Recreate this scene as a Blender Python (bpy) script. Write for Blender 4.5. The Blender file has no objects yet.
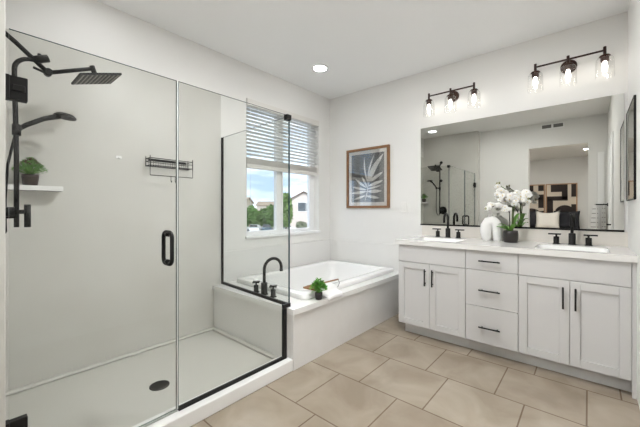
import bpy, bmesh, math, random
from mathutils import Vector, Matrix, Euler
random.seed(7)
PI = math.pi
S = bpy.context.scene
COL = S.collection

# ------------------------------------------------------------------ camera
cam = bpy.data.objects.new('camera', bpy.data.cameras.new('camera'))
COL.objects.link(cam)
cam.location = (0, 0, 1.2)
cam.rotation_euler = (PI/2, 0, math.radians(40.84))
cam.data.sensor_width = 36
cam.data.lens = 311.19/640*36
cam.data.shift_y = -4.5/640
cam.data.clip_start = 0.02
cam.data.clip_end = 500
S.camera = cam

# ------------------------------------------------------------------ exposure, world, sun
S.view_settings.view_transform = 'Standard'
S.view_settings.look = 'None'
S.view_settings.gamma = 1
S.view_settings.use_curve_mapping = False
S.view_settings.exposure = 0.02
LAMP = 128.0        # downlight lens radiance
BULB = 9.5        # vanity bulb radiance
SKY = 2.5

w = bpy.data.worlds.new('sky'); S.world = w; w.use_nodes = True
nt = w.node_tree; N = nt.nodes; L = nt.links
bg = N['Background']
tc = N.new('ShaderNodeTexCoord'); mp = N.new('ShaderNodeMapping')
mp.inputs['Scale'].default_value = (1.6, 1.6, 7.0)
no = N.new('ShaderNodeTexNoise'); no.inputs['Scale'].default_value = 2.2; no.inputs['Detail'].default_value = 6
cr = N.new('ShaderNodeValToRGB')
cr.color_ramp.elements[0].position = .40; cr.color_ramp.elements[0].color = (.30, .41, .56, 1)
cr.color_ramp.elements[1].position = .64; cr.color_ramp.elements[1].color = (.80, .83, .86, 1)
L.new(tc.outputs['Generated'], mp.inputs['Vector']); L.new(mp.outputs['Vector'], no.inputs['Vector'])
L.new(no.outputs['Fac'], cr.inputs['Fac']); L.new(cr.outputs['Color'], bg.inputs['Color'])
bg.inputs['Strength'].default_value = SKY

sun = bpy.data.objects.new('sun', bpy.data.lights.new('sun', 'SUN')); COL.objects.link(sun)
sun.data.energy = 4.0; sun.data.angle = .03; sun.data.color = (1, .95, .88)
sun.rotation_euler = Vector((-.62, .42, -.66)).to_track_quat('-Z', 'Y').to_euler()

# ------------------------------------------------------------------ materials
def mat(name, color, rough=.5, metal=0, noise=None, bump=None, spec=.5, emit=None, coat=0):
    m = bpy.data.materials.new(name); m.use_nodes = True
    t = m.node_tree; n = t.nodes; b = n['Principled BSDF']
    b.inputs['Base Color'].default_value = (*color, 1)
    b.inputs['Roughness'].default_value = rough
    b.inputs['Metallic'].default_value = metal
    b.inputs['Specular IOR Level'].default_value = spec
    if coat: b.inputs['Coat Weight'].default_value = coat
    if emit:
        b.inputs['Emission Color'].default_value = (*emit[0], 1); b.inputs['Emission Strength'].default_value = emit[1]
    if noise or bump:
        c = n.new('ShaderNodeTexCoord')
    if noise:   # (scale, second colour, detail)
        x = n.new('ShaderNodeTexNoise'); x.inputs['Scale'].default_value = noise[0]; x.inputs['Detail'].default_value = noise[2] if len(noise) > 2 else 4
        r = n.new('ShaderNodeValToRGB')
        r.color_ramp.elements[0].position = .3; r.color_ramp.elements[1].position = .7
        r.color_ramp.elements[0].color = (*color, 1); r.color_ramp.elements[1].color = (*noise[1], 1)
        t.links.new(c.outputs['Object'], x.inputs['Vector']); t.links.new(x.outputs['Fac'], r.inputs['Fac']); t.links.new(r.outputs['Color'], b.inputs['Base Color'])
    if bump:    # (scale, strength, distance)
        x = n.new('ShaderNodeTexNoise'); x.inputs['Scale'].default_value = bump[0]; x.inputs['Detail'].default_value = 3
        u = n.new('ShaderNodeBump'); u.inputs['Strength'].default_value = bump[1]; u.inputs['Distance'].default_value = bump[2] if len(bump) > 2 else .002
        t.links.new(c.outputs['Object'], x.inputs['Vector']); t.links.new(x.outputs['Fac'], u.inputs['Height']); t.links.new(u.outputs['Normal'], b.inputs['Normal'])
    return m

def glass_mat(name, tint, refl=1.0, f0=.04, rough=0.0):
    m = bpy.data.materials.new(name); m.use_nodes = True
    t = m.node_tree; n = t.nodes; n.clear()
    o = n.new('ShaderNodeOutputMaterial'); mx = n.new('ShaderNodeMixShader')
    tr = n.new('ShaderNodeBsdfTransparent'); tr.inputs['Color'].default_value = (*tint, 1)
    gl = n.new('ShaderNodeBsdfGlossy'); gl.inputs['Roughness'].default_value = rough
    lw = n.new('ShaderNodeLayerWeight'); lw.inputs['Blend'].default_value = .5
    p = n.new('ShaderNodeMath'); p.operation = 'POWER'; p.inputs[1].default_value = 5
    a = n.new('ShaderNodeMath'); a.operation = 'MULTIPLY_ADD'; a.inputs[1].default_value = (1-f0)*refl; a.inputs[2].default_value = f0*refl
    t.links.new(lw.outputs['Facing'], p.inputs[0]); t.links.new(p.outputs[0], a.inputs[0]); t.links.new(a.outputs[0], mx.inputs['Fac'])
    t.links.new(tr.outputs[0], mx.inputs[1]); t.links.new(gl.outputs[0], mx.inputs[2]); t.links.new(mx.outputs[0], o.inputs['Surface'])
    return m

M = {}
M['wall'] = mat('painted_wall', (.82, .81, .785), .55, bump=(90, .12, .001))
M['ceiling'] = mat('painted_ceiling', (.94, .942, .94), .7, bump=(60, .25, .002))
M['trim'] = mat('white_trim_paint', (.92, .918, .91), .4)
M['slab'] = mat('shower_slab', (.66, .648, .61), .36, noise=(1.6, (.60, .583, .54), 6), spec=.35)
M['deck'] = mat('white_deck_slab', (.86, .855, .835), .12)
M['wainscot'] = mat('tub_wall_slab', (.835, .827, .805), .25, noise=(2.5, (.815, .805, .78), 6))
M['acrylic'] = mat('white_acrylic', (.90, .895, .88), .12)
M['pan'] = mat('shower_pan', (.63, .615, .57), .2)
M['quartz'] = mat('white_quartz', (.78, .77, .75), .12, noise=(9, (.76, .745, .72), 6))
M['splash'] = mat('cream_backsplash', (.72, .68, .62), .3, noise=(6, (.76, .72, .66), 5))
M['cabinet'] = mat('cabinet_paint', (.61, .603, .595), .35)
M['gap'] = mat('cabinet_inside', (.25, .24, .22), .7)
M['black'] = mat('matte_black_metal', (.009, .0085, .008), .42, spec=.25)
M['bronze'] = mat('oil_rubbed_bronze', (.055, .028, .022), .35, metal=.6)
M['rubber'] = mat('black_nozzle_plate', (.03, .028, .025), .5)
M['steel'] = mat('grey_slots', (.22, .21, .19), .4, metal=.3)
M['glass'] = glass_mat('clear_shower_glass', (.972, .978, .972), .38)
M['glass_edge'] = mat('glass_edge', (.035, .07, .08), .15)
M['glass_seam'] = mat('glass_polished_edge', (.62, .65, .63), .15)
M['seal'] = glass_mat('clear_plastic_seal', (.82, .84, .82), 1.2, .08, .15)
M['pane'] = glass_mat('window_pane', (.96, .97, .97), .8)
M['artglass'] = glass_mat('picture_glass', (.97, .97, .97), 3.5, .05)
M['shade'] = glass_mat('clear_lamp_glass', (.965, .965, .96), 1.3, .05)
M['mirror'] = mat('mirror_silver', (.58, .58, .55), .0, metal=1)
M['lens'] = mat('downlight_lens', (1, 1, 1), .5, emit=((.975, .99, 1), LAMP))
M['lens_dim'] = mat('dimmed_downlight_lens', (1, 1, 1), .5, emit=((.975, .99, 1), LAMP*.16))
M['lens_bedroom_fill'] = mat('bedroom_fill_lens', (1, 1, 1), .5, emit=((.98, .985, .985), LAMP*8))  # glow of the added lamps that brighten the bedroom
M['lens_fill'] = mat('added_fill_lens', (1, 1, 1), .5, emit=((.975, .99, 1), LAMP*3.7))  # used only by the two added bathroom fill lamps
M['bulb'] = mat('lit_bulb', (1, 1, 1), .5, emit=((1, .95, .88), BULB))
M['vinyl'] = mat('white_vinyl', (.92, .92, .92), .35)
M['blind'] = mat('white_blind', (.90, .895, .88), .5)
M['blind2'] = mat('cream_rail', (.76, .74, .70), .5)
M['wood'] = mat('walnut_frame', (.20, .095, .04), .45, noise=(14, (.30, .15, .065), 6))
M['oak'] = mat('tray_wood', (.33, .16, .065), .5, noise=(20, (.24, .11, .045), 5))
M['paper'] = mat('cream_mat_board', (.80, .77, .72), .7)
M['ink'] = mat('dark_print_ground', (.016, .018, .022), .7, noise=(16, (.04, .043, .05), 5))
M['leafprint'] = mat('white_leaf_print', (.78, .77, .74), .7)
M['leaf'] = mat('green_leaf', (.09, .34, .04), .45, noise=(30, (.20, .50, .08)))
M['leafdark'] = mat('dark_green_leaf', (.09, .24, .04), .45, noise=(40, (.20, .42, .08)))
M['leafred'] = mat('reddish_leaf_tip', (.13, .06, .035), .5)
M['soil'] = mat('potting_soil', (.03, .02, .015), .9, bump=(80, .8, .006))
M['potbrown'] = mat('dark_brown_pot', (.030, .017, .012), .45)
M['potblack'] = mat('dark_orchid_pot', (.025, .020, .019), .4)
M['petal'] = mat('white_petal', (.86, .85, .82), .5)
M['petalc'] = mat('bloom_centre', (.75, .62, .30), .5)
M['bud'] = mat('orchid_bud', (.36, .36, .20), .5)
M['stem'] = mat('orchid_stem', (.10, .15, .04), .5)
M['twig'] = mat('dark_support_stick', (.03, .03, .02), .6)
M['ceramic'] = mat('matt_white_ceramic', (.84, .83, .81), .5)
M['cloth'] = mat('white_towel', (.84, .83, .82), .9, bump=(160, .6, .004))
M['stripe'] = mat('grey_stripe', (.30, .29, .28), .9)
M['plate'] = mat('white_switch_plate', (.84, .83, .80), .4)
M['plasterin'] = mat('bedroom_wall_paint', (.70, .69, .67), .6)
M['carpet'] = mat('bedroom_carpet', (.45, .40, .34), .95, bump=(120, .8, .006))
M['canvas'] = mat('cream_canvas', (.66, .57, .47), .8)
M['brownink'] = mat('dark_brown_paint', (.030, .020, .018), .8)
M['artframe'] = mat('light_wood_frame', (.42, .25, .14), .5)
M['bed'] = mat('bed_linen', (.60, .55, .49), .9)
M['bedwood'] = mat('bed_wood', (.12, .06, .035), .5)
M['charcoal'] = mat('charcoal_fabric', (.025, .025, .03), .95, bump=(100, .5, .004))
M['fluffy'] = mat('ivory_fluffy_fabric', (.86, .82, .76), .95, bump=(60, 1, .02))
M['stucco'] = mat('pale_pink_stucco', (.62, .56, .53), .9)
M['stucco2'] = mat('tan_stucco', (.55, .46, .34), .9)
M['shingle'] = mat('brown_roof_shingle', (.27, .20, .15), .9, noise=(3, (.20, .145, .11), 5))
M['shingle2'] = mat('grey_brown_shingle', (.34, .27, .21), .9, noise=(3, (.28, .22, .17), 5))
M['darkpane'] = mat('dark_window_pane', (.10, .12, .14), .1)
M['foliage'] = mat('tree_foliage', (.05, .115, .025), .7, noise=(1.2, (.10, .20, .045)))
M['foliage2'] = mat('light_tree_foliage', (.10, .19, .05), .7, noise=(1.2, (.18, .27, .09)))
M['foliage3'] = mat('grey_shrub_foliage', (.19, .22, .15), .8)
M['bark'] = mat('tree_bark', (.09, .06, .04), .9)
M['asphalt'] = mat('pale_asphalt', (.34, .335, .325), .9, noise=(.3, (.40, .39, .38)))
M['carwhite'] = mat('white_car_paint', (.72, .74, .76), .25, coat=1)
M['carblue'] = mat('dark_blue_car_paint', (.03, .06, .10), .25, coat=1)
M['carglass'] = mat('car_glass', (.02, .025, .03), .08)
M['tyre'] = mat('tyre_rubber', (.02, .02, .02), .8)
M['vent'] = mat('vent_slats', (.17, .165, .155), .6)

# translucent share for the blind slats
def _transl(m, f):
    t = m.node_tree; n = t.nodes; b = n['Principled BSDF']; o = n['Material Output']
    tr = n.new('ShaderNodeBsdfTranslucent'); tr.inputs['Color'].default_value = (.85, .85, .83, 1)
    mx = n.new('ShaderNodeMixShader'); mx.inputs['Fac'].default_value = f
    t.links.new(b.outputs[0], mx.inputs[1]); t.links.new(tr.outputs[0], mx.inputs[2]); t.links.new(mx.outputs[0], o.inputs['Surface'])
_transl(M['blind'], .6)

def striped_mat():
    m = bpy.data.materials.new('striped_towel'); m.use_nodes = True
    t = m.node_tree; n = t.nodes; b = n['Principled BSDF']; lk = t.links.new
    c = n.new('ShaderNodeTexCoord'); sx = n.new('ShaderNodeSeparateXYZ'); q = n.new('ShaderNodeMath'); q.operation = 'MULTIPLY'; q.inputs[1].default_value = 14
    fr = n.new('ShaderNodeMath'); fr.operation = 'FRACT'; gt = n.new('ShaderNodeMath'); gt.operation = 'GREATER_THAN'; gt.inputs[1].default_value = .8
    mx = n.new('ShaderNodeMix'); mx.data_type = 'RGBA'; mx.inputs[6].default_value = (.84, .83, .82, 1); mx.inputs[7].default_value = (.40, .39, .38, 1)
    lk(c.outputs['Object'], sx.inputs[0]); lk(sx.outputs['Z'], q.inputs[0]); lk(q.outputs[0], fr.inputs[0]); lk(fr.outputs[0], gt.inputs[0]); lk(gt.outputs[0], mx.inputs[0]); lk(mx.outputs[2], b.inputs['Base Color'])
    b.inputs['Roughness'].default_value = .95
    return m
M['striped'] = striped_mat()
def floor_mat():
    m = bpy.data.materials.new('floor_tile'); m.use_nodes = True
    t = m.node_tree; n = t.nodes; b = n['Principled BSDF']; lk = t.links.new
    c = n.new('ShaderNodeTexCoord'); mp = n.new('ShaderNodeMapping'); mp.inputs['Location'].default_value = (1.375+.455*20, -1.81+.452*20, 0)
    br = n.new('ShaderNodeTexBrick'); br.inputs['Scale'].default_value = 1; br.inputs['Brick Width'].default_value = .455; br.inputs['Row Height'].default_value = .452
    br.inputs['Mortar Size'].default_value = .0042; br.inputs['Mortar Smooth'].default_value = .15; br.offset = .637; br.offset_frequency = 2; br.squash = 1
    br.inputs['Color1'].default_value = (.385, .325, .255, 1); br.inputs['Color2'].default_value = (.345, .285, .22, 1); br.inputs['Mortar'].default_value = (.20, .145, .10, 1)
    no = n.new('ShaderNodeTexNoise'); no.inputs['Scale'].default_value = 3.2; no.inputs['Detail'].default_value = 8; no.inputs['Distortion'].default_value = .6
    cr = n.new('ShaderNodeValToRGB'); cr.color_ramp.elements[0].position = .35; cr.color_ramp.elements[0].color = (.80, .78, .75, 1); cr.color_ramp.elements[1].position = .7; cr.color_ramp.elements[1].color = (1.12, 1.13, 1.14, 1)
    mu = n.new('ShaderNodeMix'); mu.data_type = 'RGBA'; mu.blend_type = 'MULTIPLY'; mu.inputs[0].default_value = 1
    lk(c.outputs['Object'], mp.inputs['Vector']); lk(mp.outputs['Vector'], br.inputs['Vector']); lk(c.outputs['Object'], no.inputs['Vector'])
    lk(no.outputs['Fac'], cr.inputs['Fac']); lk(br.outputs['Color'], mu.inputs[6]); lk(cr.outputs['Color'], mu.inputs[7]); lk(mu.outputs[2], b.inputs['Base Color'])
    bu = n.new('ShaderNodeBump'); bu.inputs['Strength'].default_value = .5; bu.inputs['Distance'].default_value = .002; bu.invert = True
    lk(br.outputs['Fac'], bu.inputs['Height']); lk(bu.outputs['Normal'], b.inputs['Normal'])
    b.inputs['Roughness'].default_value = .24
    return m
M['floor'] = floor_mat()

# ------------------------------------------------------------------ helpers
ORG = {}          # world origin of every thing / part
class MB:
    """collects shapes in world coordinates and links them as one mesh object"""
    def __init__(s): s.bm = bmesh.new(); s.mi = 0
    def _tag(s, before):
        for f in s.bm.faces:
            if f.index == -1 or f not in before: f.material_index = s.mi
    def box(s, x0, x1, y0, y1, z0, z1, mi=None):
        mi = s.mi if mi is None else mi
        v = [s.bm.verts.new(p) for p in ((x0,y0,z0),(x1,y0,z0),(x1,y1,z0),(x0,y1,z0),(x0,y0,z1),(x1,y0,z1),(x1,y1,z1),(x0,y1,z1))]
        for q in ((3,2,1,0),(4,5,6,7),(0,1,5,4),(1,2,6,5),(2,3,7,6),(3,0,4,7)):
            s.bm.faces.new([v[i] for i in q]).material_index = mi
        return s
    def obox(s, c, ax, ay, az, hx, hy, hz):
        c = Vector(c); ax, ay, az = Vector(ax).normalized(), Vector(ay).normalized(), Vector(az).normalized()
        v = [s.bm.verts.new(c+ax*hx*i+ay*hy*j+az*hz*k) for k in (-1,1) for i, j in ((-1,-1),(1,-1),(1,1),(-1,1))]
        for q in ((3,2,1,0),(4,5,6,7),(0,1,5,4),(1,2,6,5),(2,3,7,6),(3,0,4,7)):
            s.bm.faces.new([v[i] for i in q]).material_index = s.mi
        return s
    def ring(s, pts): return [s.bm.verts.new(p) for p in pts]
    def skin(s, rings, cap0=True, cap1=True, closed=True, smooth=True):
        for a, b in zip(rings, rings[1:]):
            n = len(a)
            for i in range(n if closed else n-1):
                j = (i+1) % n
                f = s.bm.faces.new((a[i], a[j], b[j], b[i])); f.material_index = s.mi; f.smooth = smooth
        if cap0: s.bm.faces.new(list(reversed(rings[0]))).material_index = s.mi
        if cap1: s.bm.faces.new(rings[-1]).material_index = s.mi
        return s
    def tube(s, pts, r, n=10, cap=True):
        pts = [Vector(p) for p in pts]; rs = r if isinstance(r, (list, tuple)) else [r]*len(pts)
        rings = []; prev = None
        for i, p in enumerate(pts):
            d = (pts[min(i+1, len(pts)-1)]-pts[max(i-1, 0)]).normalized()
            if prev is None:
                u = d.cross(Vector((0,0,1)) if abs(d.z) < .9 else Vector((1,0,0))).normalized()
            else:
                u = (prev-d*prev.dot(d)).normalized()
            prev = u; v = d.cross(u)
            rings.append(s.ring([p+(u*math.cos(2*PI*k/n)+v*math.sin(2*PI*k/n))*rs[i] for k in range(n)]))
        return s.skin(rings, cap, cap)
    def cyl(s, a, b, r, n=20): return s.tube([a, b], r, n)
    def lathe(s, c, prof, n=28, axis='z', cap0=True, cap1=True):
        c = Vector(c); rings = []
        for r, h in prof:
            pts = []
            for k in range(n):
                a = 2*PI*k/n; x, y = r*math.cos(a), r*math.sin(a)
                pts.append(c+Vector({'z': (x,y,h), 'y': (x,h,-y), 'x': (h,x,y)}[axis]))
            rings.append(s.ring(pts))
        return s.skin(rings, cap0, cap1)
    def poly(s, pts, mi=None, smooth=False):
        f = s.bm.faces.new([s.bm.verts.new(p) for p in pts]); f.material_index = s.mi if mi is None else mi; f.smooth = smooth
        return s
    def prism(s, pts, off):
        off = Vector(off); a = s.ring(pts); b = s.ring([Vector(p)+off for p in pts])
        return s.skin([a, b], smooth=False)
    def build(s, name, mats, parent=None, bevel=0, seg=2, loc=None, smooth=None, sub=0):
        bmesh.ops.recalc_face_normals(s.bm, faces=s.bm.faces) if s.bm.faces else None
        o_ = Vector(loc) if loc is not None else (Vector(ORG[parent.name]) if parent else Vector((0,0,0)))
        s.bm.transform(Matrix.Translation(-o_))
        me = bpy.data.meshes.new(name); s.bm.to_mesh(me); s.bm.free()
        for m in (mats if isinstance(mats, (list, tuple)) else [mats]): me.materials.append(M[m])
        o = bpy.data.objects.new(name, me); COL.objects.link(o)
        ORG[o.name] = o_
        if parent:
            o.parent = parent; o.location = o_-Vector(ORG[parent.name])
        else: o.location = o_
        if smooth:
            for p in me.polygons: p.use_smooth = True
        if bevel:
            b = o.modifiers.new('bevel', 'BEVEL'); b.width = bevel; b.segments = seg; b.limit_method = 'ANGLE'; b.angle_limit = math.radians(40)
        if sub:
            d = o.modifiers.new('sub', 'SUBSURF'); d.levels = sub; d.render_levels = sub
        return o
def tag(o, label, cat, group=None):
    o['label'] = label; o['category'] = cat
    if group: o['group'] = group
    return o
def thing(name, label, cat, loc, group=None):
    o = bpy.data.objects.new(name, None); COL.objects.link(o); o.location = loc; o.empty_display_size = .1
    ORG[o.name] = Vector(loc)
    return tag(o, label, cat, group)
def struct(o): o['kind'] = 'structure'; return o
def copy_tree(o, parent=None):
    c = o.copy(); COL.objects.link(c)
    if parent: c.parent = parent
    for ch in [k for k in bpy.data.objects if k.parent == o]: copy_tree(ch, c)
    return c
def arc(c, r, a0, a1, u, v, n=12):
    c, u, v = Vector(c), Vector(u), Vector(v)
    return [c+u*r*math.cos(a0+(a1-a0)*i/n)+v*r*math.sin(a0+(a1-a0)*i/n) for i in range(n+1)]

# ------------------------------------------------------------------ room shell
XW, XR, YB, YN, H = -2.77, .23, 3.42, -.04, 2.75
WY0, WY1, WZ0, WZ1 = 2.0, 3.18, .905, 2.39
T = .15
struct(MB().box(XW-T, XR+T, YN-T, YB+T, -.1, 0).build('floor', 'floor'))
struct(MB().box(XW-T, XR+T, YN-T, YB+T, H, H+.12).build('ceiling', 'ceiling'))
m = MB()
m.box(XW-T, XW, YN-T, WY0, 0, H).box(XW-T, XW, WY1, YB+T, 0, H).box(XW-T, XW, WY0, WY1, 0, WZ0).box(XW-T, XW, WY0, WY1, WZ1, H)
struct(m.build('wall_left', 'wall'))
struct(MB().box(XW, XR+T, YB, YB+T, 0, H).build('wall_back', 'wall'))
struct(MB().box(XR, XR+T, YN-T, YB, 0, H).build('wall_right', 'wall'))
DX0, DX1, DZ = -.845, -.01, 2.31            # doorway to the bedroom
m = MB(); m.box(XW, DX0, YN-T, YN, 0, H).box(DX1, XR, YN-T, YN, 0, H).box(DX0, DX1, YN-T, YN, DZ, H)
struct(m.build('wall_front', 'wall'))
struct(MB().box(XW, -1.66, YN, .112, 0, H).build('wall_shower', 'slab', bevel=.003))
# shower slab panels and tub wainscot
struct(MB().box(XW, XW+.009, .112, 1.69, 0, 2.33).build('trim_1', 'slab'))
m = MB(); m.box(XW, XW+.014, 1.69, YB, .40, .772); struct(m.build('trim_2', 'wainscot', bevel=.003))
m = MB(); m.box(XW+.014, -1.405, YB-.014, YB, 0, .772); struct(m.build('trim_3', 'wainscot', bevel=.003))
# window sill board
struct(MB().box(XW-.10, XW+.022, WY0-.015, WY1+.015, WZ0-.024, WZ0+.006).build('trim_4', 'trim', bevel=.004))
# baseboards that the mirror can show
struct(MB().box(-1.66, DX0, YN, YN+.014, 0, .11).build('baseboard_front', 'trim'))
struct(MB().box(XR-.014, XR, YN, .62, 0, .11).build('baseboard_right', 'trim'))

# closet door with casing on the right wall (seen in the mirror)
d = bpy.data.objects.new('door_1', None); COL.objects.link(d); d['kind'] = 'structure'; d.location = (XR, .3, 0); ORG[d.name] = Vector((XR, .3, 0))
m = MB(); m.box(XR-.018, XR, .62, .70, 0, 2.16).box(XR-.018, XR, 1.45, 1.53, 0, 2.16).box(XR-.018, XR, .70, 1.45, 2.08, 2.16); m.build('door_casing', 'trim', d, bevel=.003)
m = MB(); m.box(XR-.008, XR, .70, 1.45, 0, 2.08); m.build('door_leaf', 'trim', d)
m = MB(); m.cyl((XR-.008, 1.38, 1.0), (XR-.05, 1.38, 1.0), .01).cyl((XR-.05, 1.38, 1.0), (XR-.05, 1.27, 1.0), .009); m.build('door_handle', 'black', d)
struct(MB().box(.105, .19, YN, YN+.02, 0, 2.13).build('trim_5', 'trim', bevel=.003))

# window
wn = bpy.data.objects.new('window_1', None); COL.objects.link(wn); wn['kind'] = 'structure'; wn.location = (-2.87, 2.59, WZ0); ORG[wn.name] = Vector((-2.87, 2.59, WZ0))
m = MB(); xo, xi = -2.905, -2.855
m.box(xo, xi, WY0, 2.07, WZ0, WZ1).box(xo, xi, 3.09, WY1, WZ0, WZ1).box(xo, xi, 2.07, 3.09, WZ0, WZ0+.045).box(xo, xi, 2.07, 3.09, WZ1-.05, WZ1)
m.box(xo, xi+.004, 2.498, 2.575, WZ0+.045, WZ1-.05).box(xo+.004, xi+.008, 2.575, 2.600, WZ0+.045, WZ1-.05)
m.build('window_frame', 'vinyl', wn, bevel=.004)
MB().box(-2.885, -2.881, 2.065, 2.50, WZ0+.04, WZ1-.04).build('pane', 'pane', wn)
MB().box(-2.875, -2.871, 2.595, 3.095, WZ0+.04, WZ1-.04).build('pane', 'pane', wn)

# bedroom beyond the doorway
BX0, BX1, BY, = -3.4, 1.4, -5.25
y1 = YN-T
struct(MB().box(BX0, BX1, BY, y1, -.1, -.002).build('floor_bedroom', 'carpet'))
struct(MB().box(BX0-T, BX1+T, BY-T, y1, H, H+.12).build('ceiling_bedroom', 'plasterin'))
struct(MB().box(BX0-T, BX1+T, BY-T, BY, -.1, H).build('wall_bedroom_far', 'plasterin'))
struct(MB().box(BX0-T, BX0, BY, y1, -.1, H).build('wall_bedroom_left', 'plasterin'))
struct(MB().box(BX1, BX1+T, BY, y1, -.1, H).build('wall_bedroom_right', 'plasterin'))
struct(MB().box(BX0, XW-T, y1-.001, y1+.1, -.1, H).box(XR+T, BX1+T, y1-.001, y1+.1, -.1, H).build('wall_bedroom_near', 'plasterin'))

# ------------------------------------------------------------------ ceiling downlights, plus added unseen fill lamps
def downlight(x, y, label, z=H, lens='lens', k=1):
    t = thing('ceiling_downlight', label, 'ceiling light', (x, y, z), 'recessed ceiling downlights')
    MB().lathe((x, y, z), [(.094*k, 0), (.094*k, -.005), (.078*k, -.009), (.072*k, -.006)], 32, cap0=True, cap1=False).build('trim_ring', 'trim', t)
    MB().lathe((x, y, z), [(.0715*k, -.004), (.0715*k, -.0075), (.066*k, -.0085)], 32).build('lens', lens, t)
downlight(-2.237, 2.588, 'lit round recessed ceiling light between window and vanity wall', lens='lens_dim')
downlight(-2.37, .64, 'lit recessed ceiling light above shower, seen at upper left of mirror', lens='lens_dim')
downlight(-.75, 1.75, 'added unseen fill light over the floor in front of the vanity', lens='lens_fill')  # made-up lamp, out of view, lifts the room's ambient light
downlight(-1.15, 1.2, 'added unseen fill light over the floor beside the shower curb', lens='lens_fill')  # second invented fill lamp, kept out of frame and mirror
downlight(-.06, -3.76, 'bedroom ceiling downlight seen through the doorway in the mirror', k=.6)
downlight(-1.9, -2.6, 'added unseen bedroom fill light left of the doorway', lens='lens_bedroom_fill')  # hidden lamp added to brighten the bedroom
downlight(.5, -2.2, 'added unseen bedroom fill light right of the doorway', lens='lens_bedroom_fill')  # another hidden lamp, added for bedroom brightness
downlight(-1.0, -1.3, 'added unseen bedroom fill light just beyond the doorway', lens='lens_bedroom_fill')  # third added bedroom lamp, unseen in the mirror

# ------------------------------------------------------------------ shower pan, glass
GX = -1.717
t = thing('shower_pan', 'low white shower base with curb and round drain', 'shower base', (-2.2, .87, 0))
x0, y0, y1 = XW+.009, .112, 1.6145
m = MB(); m.box(x0, -1.775, y0, y1, 0, .042)
m.box(x0, x0+.045, y0, y1, .042, .062).box(x0+.045, -1.775, y0, y0+.045, .042, .062).box(x0+.045, -1.775, y1-.045, y1, .042, .062)
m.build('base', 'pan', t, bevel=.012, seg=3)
MB().box(-1.775, -1.657, y0, y1, 0, .086).build('curb', 'deck', t, bevel=.007, seg=3)
dr = MB().lathe((-2.13, .855, .042), [(.060, 0), (.060, .004), (.056, .006)], 32).build('drain', 'rubber', t)
dr['label'] = 'round black drain'
m = MB()
for i in range(-4, 5):
    hw = math.sqrt(max(0, .048**2-(i*.0105)**2)); m.box(-2.13-hw, -2.13+hw, .855+i*.0105-.0025, .855+i*.0105+.0025, .048, .0492)
m.build('drain_slots', 'black', dr)

def pane(y0, y1, z0, z1, notch=None, th=.010):
    """glass sheet in the plane x = GX, dark edges"""
    m = MB()
    pts = [(y0, z0), (y1, z0), (y1, z1), (y0, z1)] if not notch else [(y0, z0), (notch[0], z0), (notch[0], notch[1]), (y1, notch[1]), (y1, z1), (y0, z1)]
    a = m.ring([(GX-th/2, y, z) for y, z in pts]); b = m.ring([(GX+th/2, y, z) for y, z in pts])
    n = len(pts)
    for i in range(n):
        f = m.bm.faces.new((a[i], a[(i+1) % n], b[(i+1) % n], b[i])); f.material_index = 1
    if notch:
        for r in (a, b): m.bm.faces.new((r[0], r[1], r[2], r[5])).material_index = 0; m.bm.faces.new((r[2], r[3], r[4], r[5])).material_index = 0
    else:
        for r in (a, b): m.bm.faces.new(r).material_index = 0
    return m
door = thing('shower_door', 'frameless clear glass shower door with black pull and hinges', 'shower door', (GX, .125, .10))
pane(.125, .778, .100, 1.905).build('door_glass', ['glass', 'glass_edge'], door)
MB().box(GX-.007, GX+.007, .778, .785, .10, 1.905).build('edge_seal', 'glass_seam', door)
MB().box(GX-.006, GX+.006, .125, .781, .0875, .1).build('sweep', 'seal', door)
for zc in (1.675, .322):
    h = MB(); h.box(GX-.014, GX+.016, .122, .178, zc-.047, zc+.047); h.box(GX-.02, GX+.022, .1125, .126, zc-.047, zc+.047); h.box(GX-.022, GX+.024, .132, .170, zc-.012, zc+.012)
    h.build('hinge', 'black', door, bevel=.002)
m = MB()
def rrect(c, hx, hz, r, n=6):
    P = []
    for sx, sz, a0 in ((1,1,0), (-1,1,PI/2), (-1,-1,PI), (1,-1,3*PI/2)):
        for i in range(n+1):
            a = a0+PI/2*i/n; P.append((c[0]+sx*(hx-r)+r*math.cos(a), c[1], c[2]+sz*(hz-r)+r*math.sin(a)))
    return P
P = rrect((GX, .732, .99), .052, .085, .03); P = P+[P[0], P[1]]
m.tube(P, .0105, 12, cap=False); m.cyl((GX-.014, .732, 1.064), (GX+.014, .732, 1.064), .013).cyl((GX-.014, .732, .916), (GX+.014, .732, .916), .013)
m.build('pull_handle', 'black', door)

fix = thing('shower_screen', 'fixed frameless glass panel between shower door and tub corner', 'glass panel', (GX, 1.2, .086))
pane(.788, 1.632, .103, 1.905, (1.566, .487)).build('glass_sheet', ['glass', 'glass_edge'], fix)
m = MB(); m.box(GX-.010, GX+.010, .788, 1.580, .086, .106); m.box(GX-.010, GX+.010, 1.563, 1.597, .086, .4595); m.box(GX-.010, GX+.010, 1.563, 1.636, .462, .490)
m.build('channel', 'black', fix, bevel=.0015)
MB().box(GX-.007, GX+.007, .7855, .788, .106, 1.905).build('edge_strip', 'glass_edge', fix)
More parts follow.
